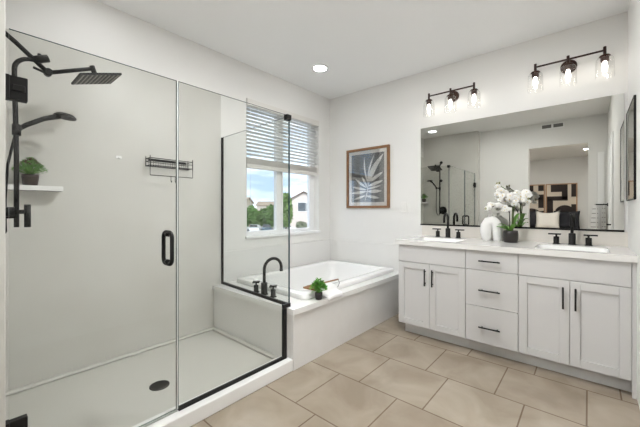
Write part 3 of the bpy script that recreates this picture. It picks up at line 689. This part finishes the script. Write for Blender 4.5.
# ------------------------------------------------------------------ counter objects
def arch_vase():
    cx, cy, z = -.672, 3.25, .905
    t = thing('arch_sculpture', 'white ceramic arch-shaped vase on counter left of the orchid', 'vase', (cx, cy, z))
    m = MB()
    pts = [(cx-.052, cy, z+.0), (cx-.058, cy, z+.02), (cx-.066, cy, z+.08), (cx-.060, cy, z+.135), (cx-.038, cy, z+.175), (cx-.005, cy, z+.186), (cx+.018, cy, z+.165), (cx+.029, cy, z+.12), (cx+.032, cy, z+.07), (cx+.033, cy, z+.02), (cx+.033, cy, z)]
    m.tube(pts, [.034, .041, .050, .052, .049, .046, .044, .043, .041, .038, .034], 22); m.build('arch_body', 'ceramic', t)
    MB().lathe((cx-.028, cy, z+.20), [(.020, .02), (.015, .036), (.018, .055), (.013, .055), (.011, .03)], 20).build('neck', 'ceramic', t)
arch_vase()
def orchid():
    cx, cy, z = -.526, 3.19, .905
    t = thing('potted_orchid', 'white blooming orchid in dark pot on counter in front of mirror', 'potted plant', (cx, cy, z), None)
    MB().lathe((cx, cy, z), [(.048, 0), (.053, .004), (.059, .03), (.060, .075), (.057, .103), (.051, .105), (.050, .088)], 30, cap1=True).build('pot', 'potblack', t)
    MB().lathe((cx, cy, z), [(.050, .086), (.03, .094), (.002, .096)], 22).build('soil', 'soil', t)
    m = MB()
    for a, L_, up_ in ((2.9, .15, .04), (.3, .09, .11), (1.9, .10, .05), (-1.0, .12, .07), (.9, .12, .16), (-2.4, .13, .05), (3.6, .10, .07)):
        d = Vector((math.cos(a), math.sin(a), 0)); s = Vector((-d.y, d.x, 0)); b = Vector((cx, cy, z+.092)); rows = []
        for i in range(7):
            u = i/6; p = b+d*L_*u+Vector((0, 0, up_*math.sin(u*PI*.62))); wv = .021*math.sin(PI*(.12+.86*u))
            rows.append(m.ring([p-s*wv+Vector((0,0,wv*.35)), p-Vector((0,0,.001)), p+s*wv+Vector((0,0,wv*.35))]))
        m.skin(rows, False, False, closed=False)
    m.build('leaves', 'leafdark', t)
    # two flower stems
    B = Vector((cx, cy, z+.09))
    s1 = [B+Vector(p) for p in ((-.005, 0, 0), (-.006, 0, .12), (-.008, 0, .17), (-.03, .0, .215), (-.08, -.005, .235), (-.135, -.01, .228), (-.175, -.015, .212))]
    s2 = [B+Vector(p) for p in ((.008, .01, 0), (.012, .01, .13), (.014, .01, .24), (-.005, .005, .33), (-.04, .0, .385), (-.08, -.005, .415), (-.10, -.01, .43))]
    s3 = [B+Vector(p) for p in ((.016, .0, 0), (.022, 0, .14), (.03, -.005, .26), (.06, -.01, .33), (.10, -.015, .325), (.135, -.02, .29))]
    MB().tube(s1, .0035, 8).build('flower_stem', 'twig', t); MB().tube(s2, .0035, 8).build('flower_stem', 'stem', t); MB().tube(s3, .0035, 8).build('flower_stem', 'stem', t)
    MB().cyl(B+Vector((-.008, .003, 0)), B+Vector((-.008, .003, .20)), .0035, 8).cyl(B+Vector((.018, .003, 0)), B+Vector((.018, .003, .27)), .003, 8).build('support_stick', 'twig', t)
    m = MB()     # one bloom around the world origin of the thing, facing -y
    O = Vector((cx, cy, z))
    for a, L_, W_ in ((PI/2, .030, .014), (PI/2+2.1, .030, .013), (PI/2-2.1, .030, .013), (.18, .034, .021), (PI-.18, .034, .021)):
        d = Vector((math.cos(a), 0, math.sin(a))); s = Vector((-d.z, 0, d.x)); rows = []
        for i in range(5):
            u = i/4; p = O+d*L_*u+Vector((0, -.006*math.sin(u*PI)+.004*u, 0)); wv = W_*math.sin(PI*(.1+.82*u))
            rows.append(m.ring([p-s*wv, p+Vector((0, -.003, 0)), p+s*wv]))
        m.skin(rows, False, False, closed=False)
    m.mi = 1; m.lathe(O, [(.001, -.014), (.005, -.010), (.006, -.004), (.003, 0)], 10, axis='y')
    b0 = m.build('bloom', ['petal', 'petalc'], t)
    spots = []
    for k in range(18): spots.append(Vector((-.19+.0105*k, -.02+random.uniform(-.02,.02), .300+.035*math.sin(k*.2+.2)+random.uniform(-.022,.018))))
    for k in range(62): 
        u = k/61; spots.append(Vector((-.11+.245*u+random.uniform(-.01,.01), -.01+random.uniform(-.035,.02), .47-.05*u-.03*math.sin(u*PI)+random.uniform(-.075,.03))))
    for k in range(5): spots.append(Vector((.02+.02*k, random.uniform(-.03,.01), .365+random.uniform(-.02,.02))))
    for i, p in enumerate(spots):
        b = b0 if i == 0 else b0.copy()
        if i: COL.objects.link(b); b.parent = t
        b.location = p; b.rotation_euler = (random.uniform(-.5,.5), random.uniform(-.4,.4), random.uniform(-.9,.7)); s = random.uniform(.68, .95); b.scale = (s, s, s)
    for p in ((-.105, -.01, .525), (-.085, -.01, .53), (-.195, -.018, .298), (.135, -.02, .385)):
        q = O+Vector(p); MB().lathe(q, [(.002, -.012), (.008, -.006), (.009, .003), (.004, .011), (.001, .013)], 12).build('bud', 'bud', t)
orchid()

# ------------------------------------------------------------------ things on the tub edge
tr = thing('bath_tray', 'small wooden bath tray with wire legs on tub rim behind plant', 'bath tray', (-1.80, 2.1, .50))
m = MB(); m.box(-1.885, -1.745, 1.955, 2.03, .5075, .523).box(-1.885, -1.745, 2.04, 2.115, .5075, .523).box(-1.875, -1.755, 1.99, 2.10, .523, .528); m.build('board', 'oak', tr, bevel=.004)
MB().cyl((-1.745, 2.03, .560), (-1.715, 2.235, .565), .0065, 12).build('grip_bar', 'oak', tr)
for q in ([(-1.715, 2.235, .565), (-1.700, 2.235, .535), (-1.705, 2.215, .5)], [(-1.745, 2.03, .56), (-1.76, 2.03, .53), (-1.76, 2.05, .518)]): MB().tube(q, .0022, 8).build('wire_leg', 'twig', tr)

def draped_towel():
    t = None
    m = MB(); prof = [(-1.845, .500), (-1.82, .5075), (-1.78, .510), (-1.742, .509), (-1.726, .502), (-1.716, .482), (-1.70, .468), (-1.66, .466), (-1.634, .463), (-1.628, .45), (-1.627, .438)]
    ny = 8; up = []; dn = []
    for j in range(ny+1):
        y = 2.015+.235*j/ny
        row = []; row2 = []
        for i, (x, z) in enumerate(prof):
            wv = .004*math.sin(j*1.7+i*.9)+.003*math.sin(j*2.9); e = .012 if 0 < j < ny else .004
            row.append((x+.004*math.sin(j*1.3), y+(.012*math.sin(i*.8))-(i/10)*.055, z+e+wv*.6)); row2.append((x+.004*math.sin(j*1.3)-(.004 if i > 8 else 0), y+(.012*math.sin(i*.8))-(i/10)*.055, z))
        up.append(row); dn.append(row2)
    rings = []
    for j in range(ny+1): rings.append(m.ring(up[j]+list(reversed(dn[j]))))
    m.skin(rings)
    return tag(m.build('folded_hand_towel', 'cloth', loc=(-1.70, 2.06, .47), sub=1), 'white folded towel draped over the tub rim beside the green plant', 'towel')
draped_towel()

# ------------------------------------------------------------------ towel rack on right wall (seen in mirror)
rk = thing('towel_rack', 'black towel rack on side wall reflected at right of mirror', 'towel rack', (XR, .17, 1.27))
for y in (.06, .28):
    m = MB(); m.box(XR-.148, XR, y-.008, y+.008, 1.262, 1.278).box(XR-.012, XR, y-.02, y+.02, 1.245, 1.295)
    m.build('bracket', 'black', rk)
MB().cyl((XR-.140, .04, 1.27), (XR-.140, .31, 1.27), .007, 12).build('bar', 'black', rk)
MB().cyl((XR-.055, .04, 1.27), (XR-.055, .31, 1.27), .007, 12).build('bar', 'black', rk)
def towel(name, label, xc, y0, y1, zt_, zb, rep, mats, th=.02):
    m = MB(); n = 16; rows = []
    for j in range(n+1):
        y = y0+(y1-y0)*j/n; w = .006*math.sin(j*1.9)
        P = [(xc-.010-th+w, y, zb), (xc-.012-th+w*.7, y, zt_-.3), (xc-.010-th*.6, y, zt_-.02), (xc, y, zt_+.02), (xc+.010+.008, y, zt_-.02), (xc+.012+.008+w*.5, y, zb+.03), (xc+.008, y, zb+.03), (xc+.0085, y, zt_-.02), (xc, y, zt_+.009), (xc-.0085, y, zt_-.02), (xc-.0085, y, zb)]
        rows.append(m.ring(P))
    m.skin(rows)
    o = m.build(name, mats, loc=(xc, (y0+y1)/2, zb)); tag(o, label, 'towel')
    return o
towel('striped_bath_towel', 'white hanging towel on the front rack bar reflected in mirror', XR-.140, .08, .26, 1.275, .78, 9, 'striped', .055)
towel('patterned_hand_towel', 'white and grey hand towel on the rear rack bar reflected in mirror', XR-.055, .08, .26, 1.275, .86, 9, 'striped', .006)

# ------------------------------------------------------------------ bedroom things
def abstract(name, x0, x1, z0, z1, shapes, label):
    t = thing(name, label, 'picture', ((x0+x1)/2, BY, z0), 'abstract canvases over the bed')
    m = MB(); f = .03; y1 = BY+.04
    m.box(x0, x0+f, BY, y1, z0, z1).box(x1-f, x1, BY, y1, z0, z1).box(x0+f, x1-f, BY, y1, z0, z0+f).box(x0+f, x1-f, BY, y1, z1-f, z1); m.build('frame', 'artframe', t)
    m = MB(); m.box(x0+f, x1-f, BY, BY+.026, z0+f, z1-f); m.mi = 1; W, Hh = x1-x0-2*f, z1-z0-2*f
    for s in shapes:
        if s[0] == 'r': m.box(x0+f+s[1]*W, x0+f+s[2]*W, BY+.026, BY+.029, z0+f+s[3]*Hh, z0+f+s[4]*Hh)
        else:
            _, cx, cz, r0, r1, a0, a1 = s; cx = x0+f+cx*W; cz = z0+f+cz*Hh
            o_ = [(cx+math.cos(a0+(a1-a0)*i/16)*r1*W, BY+.0275, cz+math.sin(a0+(a1-a0)*i/16)*r1*W) for i in range(17)]; i_ = [(cx+math.cos(a0+(a1-a0)*i/16)*r0*W, BY+.0275, cz+math.sin(a0+(a1-a0)*i/16)*r0*W) for i in range(17)]
            for i in range(16):
                m.prism([o_[i], o_[i+1], i_[i+1], i_[i]], (0, .0015, 0))
    m.build('canvas', ['canvas', 'brownink'], t)
# the mirror flips left and right; x is written in world terms
abstract('abstract_canvas', -1.03, -.26, .80, 1.98, [('r', .14, .72, .80, 1), ('r', .52, .72, .60, .82), ('r', .0, .72, .56, .68), ('r', 0, .22, .20, .60), ('r', .84, 1, .66, 1), ('a', .62, .22, .0, .34, 0, PI), ('r', .36, 1, .10, .22), ('r', .84, 1, .10, .46), ('r', .30, .46, 0, .12)], 'tall brown and cream abstract canvas, right one over the bed in mirror')
abstract('abstract_canvas', -1.82, -1.05, .80, 1.98, [('r', .0, .62, .82, 1), ('r', .0, .18, .46, .84), ('r', .30, 1, .60, .74), ('r', .80, 1, .36, .64), ('a', .55, .12, .14, .36, 0, PI), ('r', .0, .30, .0, .26), ('r', .8, 1, .84, 1)], 'tall brown and cream abstract canvas, left one over the bed in mirror')
bd = thing('bed', 'bed with pale linen seen through the doorway in the mirror', 'bed', (-1.0, BY+1.1, 0))
MB().box(-1.95, -.15, BY+.02, BY+2.05, .12, .32).box(-1.9, -1.8, BY+.1, BY+.2, 0, .12).box(-.3, -.2, BY+.1, BY+.2, 0, .12).box(-1.9, -1.8, BY+1.85, BY+1.95, 0, .12).box(-.3, -.2, BY+1.85, BY+1.95, 0, .12).build('bed_base', 'bedwood', bd, bevel=.01)
MB().box(-1.92, -.18, BY+.03, BY+2.03, .32, .60).build('mattress', 'bed', bd, bevel=.06, seg=4)
def pillow(name, label, cx, cy, z, w, h, d, m_, lean, horn=0, rz=0):
    m = MB(); n = 10; grid = {}
    cl, sl = math.cos(lean), math.sin(lean)
    for side in (1, -1):
        for i in range(n+1):
            for j in range(n+1):
                u, v = i/n*2-1, j/n*2-1
                th = d/2*max(0, (1-u**4)*(1-v**4))**.5*side
                pinch = 1-.10*(1-abs(u)**2)*abs(v)**2-0; px_ = u*w/2*(1-.08*(1-v*v)*abs(u)); pz_ = v*h/2*(1-.10*(1-u*u)*abs(v))+horn*max(0, v)*abs(u)**3
                if side == -1 and (i in (0, n) or j in (0, n)): grid[(side, i, j)] = grid[(1, i, j)]; continue
                X, Y_, Z_ = px_, th*cl-(pz_+h/2)*sl, (pz_+h/2)*cl+th*sl
                grid[(side, i, j)] = m.bm.verts.new((cx+X*math.cos(rz)-Y_*math.sin(rz), cy+X*math.sin(rz)+Y_*math.cos(rz), z+Z_))
    for side in (1, -1):
        for i in range(n):
            for j in range(n):
                m.bm.faces.new((grid[(side,i,j)], grid[(side,i+1,j)], grid[(side,i+1,j+1)], grid[(side,i,j+1)])).smooth = True
    return tag(m.build(name, m_, loc=(cx, cy, z)), label, 'pillow', 'bed pillows')
pillow('charcoal_pillow', 'dark charcoal pillow on bed, left one in the mirror', -1.36, BY+.42, .60, .62, .56, .16, 'charcoal', .22)
pillow('charcoal_pillow', 'dark charcoal pillow on bed, right one in the mirror', -.50, BY+.42, .60, .62, .56, .16, 'charcoal', .22)
pillow('ivory_pillow', 'ivory fluffy pillow with pointed corners between two dark pillows', -.94, BY+.66, .60, .60, .52, .20, 'fluffy', .22, .07)

# ------------------------------------------------------------------ outside the window
GZ = -3.25
struct(MB().box(-140, -4.5, -60, 160, GZ-.3, GZ).build('ground', 'asphalt'))
def house(name, label, c, ang, wx, dy, wall_h, rise, mats, wins):
    """gable end faces +X' (toward the bathroom); c = ground centre of that gable face"""
    t = thing(name, label, 'house', (c[0], c[1], GZ))
    ca, sa = math.cos(ang), math.sin(ang)
    def P(u, v, z): return (c[0]-sa*u-ca*v, c[1]+ca*u-sa*v, z)      # u along the face, v depth behind
    h = wx/2; z0, z1, z2 = GZ, GZ+wall_h, GZ+wall_h+rise
    m = MB(); a = m.ring([P(-h, 0, z0), P(h, 0, z0), P(h, 0, z1), P(0, 0, z2-.1), P(-h, 0, z1)]); b = m.ring([P(-h, dy, z0), P(h, dy, z0), P(h, dy, z1), P(0, dy, z2-.1), P(-h, dy, z1)])
    m.skin([a, b], smooth=False); m.build('walls', mats[0], t)
    m = MB(); e = .5; sl = rise/h
    for s in (-1, 1):
        m.prism([P(s*(h+e), -e, z1-sl*e), P(0, -e, z2), P(0, -e, z2+.22), P(s*(h+e), -e, z1-sl*e+.22)], Vector(P(0, dy+e, 0))-Vector(P(0, -e, 0)))
    m.build('roof', mats[1], t)
    for (u, z, w_, h_) in wins:
        m = MB(); q = [P(u-w_/2, -.08, z), P(u+w_/2, -.08, z), P(u+w_/2, -.08, z+h_), P(u-w_/2, -.08, z+h_)]; m.prism(q, Vector(P(0, .06, 0))-Vector(P(0, -.02, 0))); f = m.build('window', 'vinyl', t)
        for k in (-1, 1):
            m = MB(); uc = u+k*w_/4; g_ = w_/4-.06; q = [P(uc-g_, -.10, z+.1), P(uc+g_, -.10, z+.1), P(uc+g_, -.10, z+h_-.1), P(uc-g_, -.10, z+h_-.1)]; m.prism(q, Vector(P(0, .02, 0))-Vector(P(0, 0, 0))); m.build('pane', 'darkpane', f)
    return t
aim = math.atan2(-52.5, 50.0)     # facing back to the bathroom
house('gabled_house', 'pale pink two-storey gabled house at right of window view', (-50.1, 52.2), aim, 6.2, 10, 6.7, 1.7, ('stucco', 'shingle'), [(.55, GZ+3.85, 3.9, 2.2)])
house('tan_house', 'tan house with brown roof behind trees at left of view', (-80.0, 58.5), aim+PI/2, 16, 12, 6.3, 1.6, ('stucco2', 'shingle2'), [(0, GZ+4, 2, 1.6)])
house('distant_house', 'small far house with grey-brown roof between the trees', (-91, 84), aim+PI/2, 12, 10, 5.8, 1.4, ('stucco', 'shingle2'), [(0, GZ+3.5, 2, 1.6)])
def tree(name, label, x, y, crown, trunk_h, mat_, n=500, leaf=.5, cone=False, cat='tree'):
    t = thing(name, label, cat, (x, y, GZ), 'trees outside the window')
    m = MB(); m.tube([(x, y, GZ-.02), (x+.05, y, GZ+trunk_h*.6), (x, y, GZ+trunk_h+crown[2]*.6)], [.2, .16, .06], 8); m.build('trunk', 'bark', t)
    m = MB()
    for i in range(n):
        while True:
            p = Vector((random.uniform(-1,1), random.uniform(-1,1), random.uniform(-1,1)))
            if cone:
                if math.hypot(p.x, p.y) < (1-p.z)/2: break
            elif .35 < p.length < 1: break
        q = Vector((x, y, GZ+trunk_h+crown[2]))+Vector((p.x*crown[0], p.y*crown[1], p.z*crown[2]))
        d = Vector((random.gauss(0,1), random.gauss(0,1), random.gauss(0,1))).normalized(); s = d.orthogonal().normalized(); l = leaf*random.uniform(.6,1.3)
        m.poly([q-d*l, q-s*l*.6, q+d*l, q+s*l*.6])
    m.build('crown', mat_, t)
for x, y, c, th, k in ((-54.1, 40.4, (1.5, 1.5, 2.2), .6, 'broad dark green tree at the left edge of window view'), (-54.0, 43.6, (1.3, 1.3, 2.0), .6, 'dark green tree behind the parked cars'), (-50.9, 43.2, (1.4, 1.4, 2.3), .7, 'dark green tree left of the window mullion')):
    tree('dark_tree', k, x, y, c, th, 'foliage', 520)
tree('conifer_tree', 'tall narrow conifer rising behind tan roof', -96, 68, (2.2, 2.2, 5.6), .7, 'foliage', 700, .7, True)
tree('tall_light_tree', 'tall light green tree right of the window mullion', -44.2, 41.1, (1.3, 1.3, 3.4), .9, 'foliage2', 620, .4)
tree('grey_shrub', 'low greyish shrub before the pink house wall', -46.4, 47.6, (1.2, 1.2, .75), .25, 'foliage3', 260, .3, cat='shrub')
def car(name, label, x, y, ang, paint):
    t = thing(name, label, 'car', (x, y, GZ), 'parked cars outside')
    ca, sa = math.cos(ang), math.sin(ang)
    def W(u, v, z): return Vector((x+ca*u-sa*v, y+sa*u+ca*v, GZ+z))
    m = MB(); rings = []
    prof = [(-2.2, .35), (-2.25, .75), (-2.1, .95), (-1.75, 1.0), (1.0, .98), (1.9, .82), (2.2, .62), (2.2, .32)]
    for v, s in ((-.88, .97), (-.8, 1), (.8, 1), (.88, .97)): rings.append(m.ring([W(u*s, v, z) for u, z in prof]))
    m.skin(rings, smooth=False); m.build('body', paint, t)
    m = MB(); rings = []
    for v, s in ((-.78, 1), (-.6, .95), (.6, .95), (.78, 1)):
        rings.append(m.ring([W(u*(1 if abs(v) < .7 else 1), v*(1 if z < 1.1 else .82), z) for u, z in ((-1.95, .98), (-1.35, 1.42), (.15, 1.44), (.95, .97))]))
    m.skin(rings, smooth=False); m.build('cabin', 'carglass', t)
    m = MB(); m.prism([W(-1.3, -.55, 1.42), W(.12, -.55, 1.44), W(.12, .55, 1.44), W(-1.3, .55, 1.42)], (0, 0, .04)); m.build('roof_panel', paint, t)
    for u in (-1.35, 1.35):
        for v in (-.84, .84): MB().tube([W(u, v-.1, .32), W(u, v+.1, .32)], .32, 16).build('wheel', 'tyre', t)
car('white_car', 'white parked car at the left of window view', -48.9, 36.9, aim+.25, 'carwhite')
car('dark_blue_car', 'dark blue parked car beside the white one', -47.2, 38.7, aim+.2, 'carblue')
car('pale_car', 'pale parked car right of the window mullion', -45.7, 42.3, aim+.9, 'carwhite')
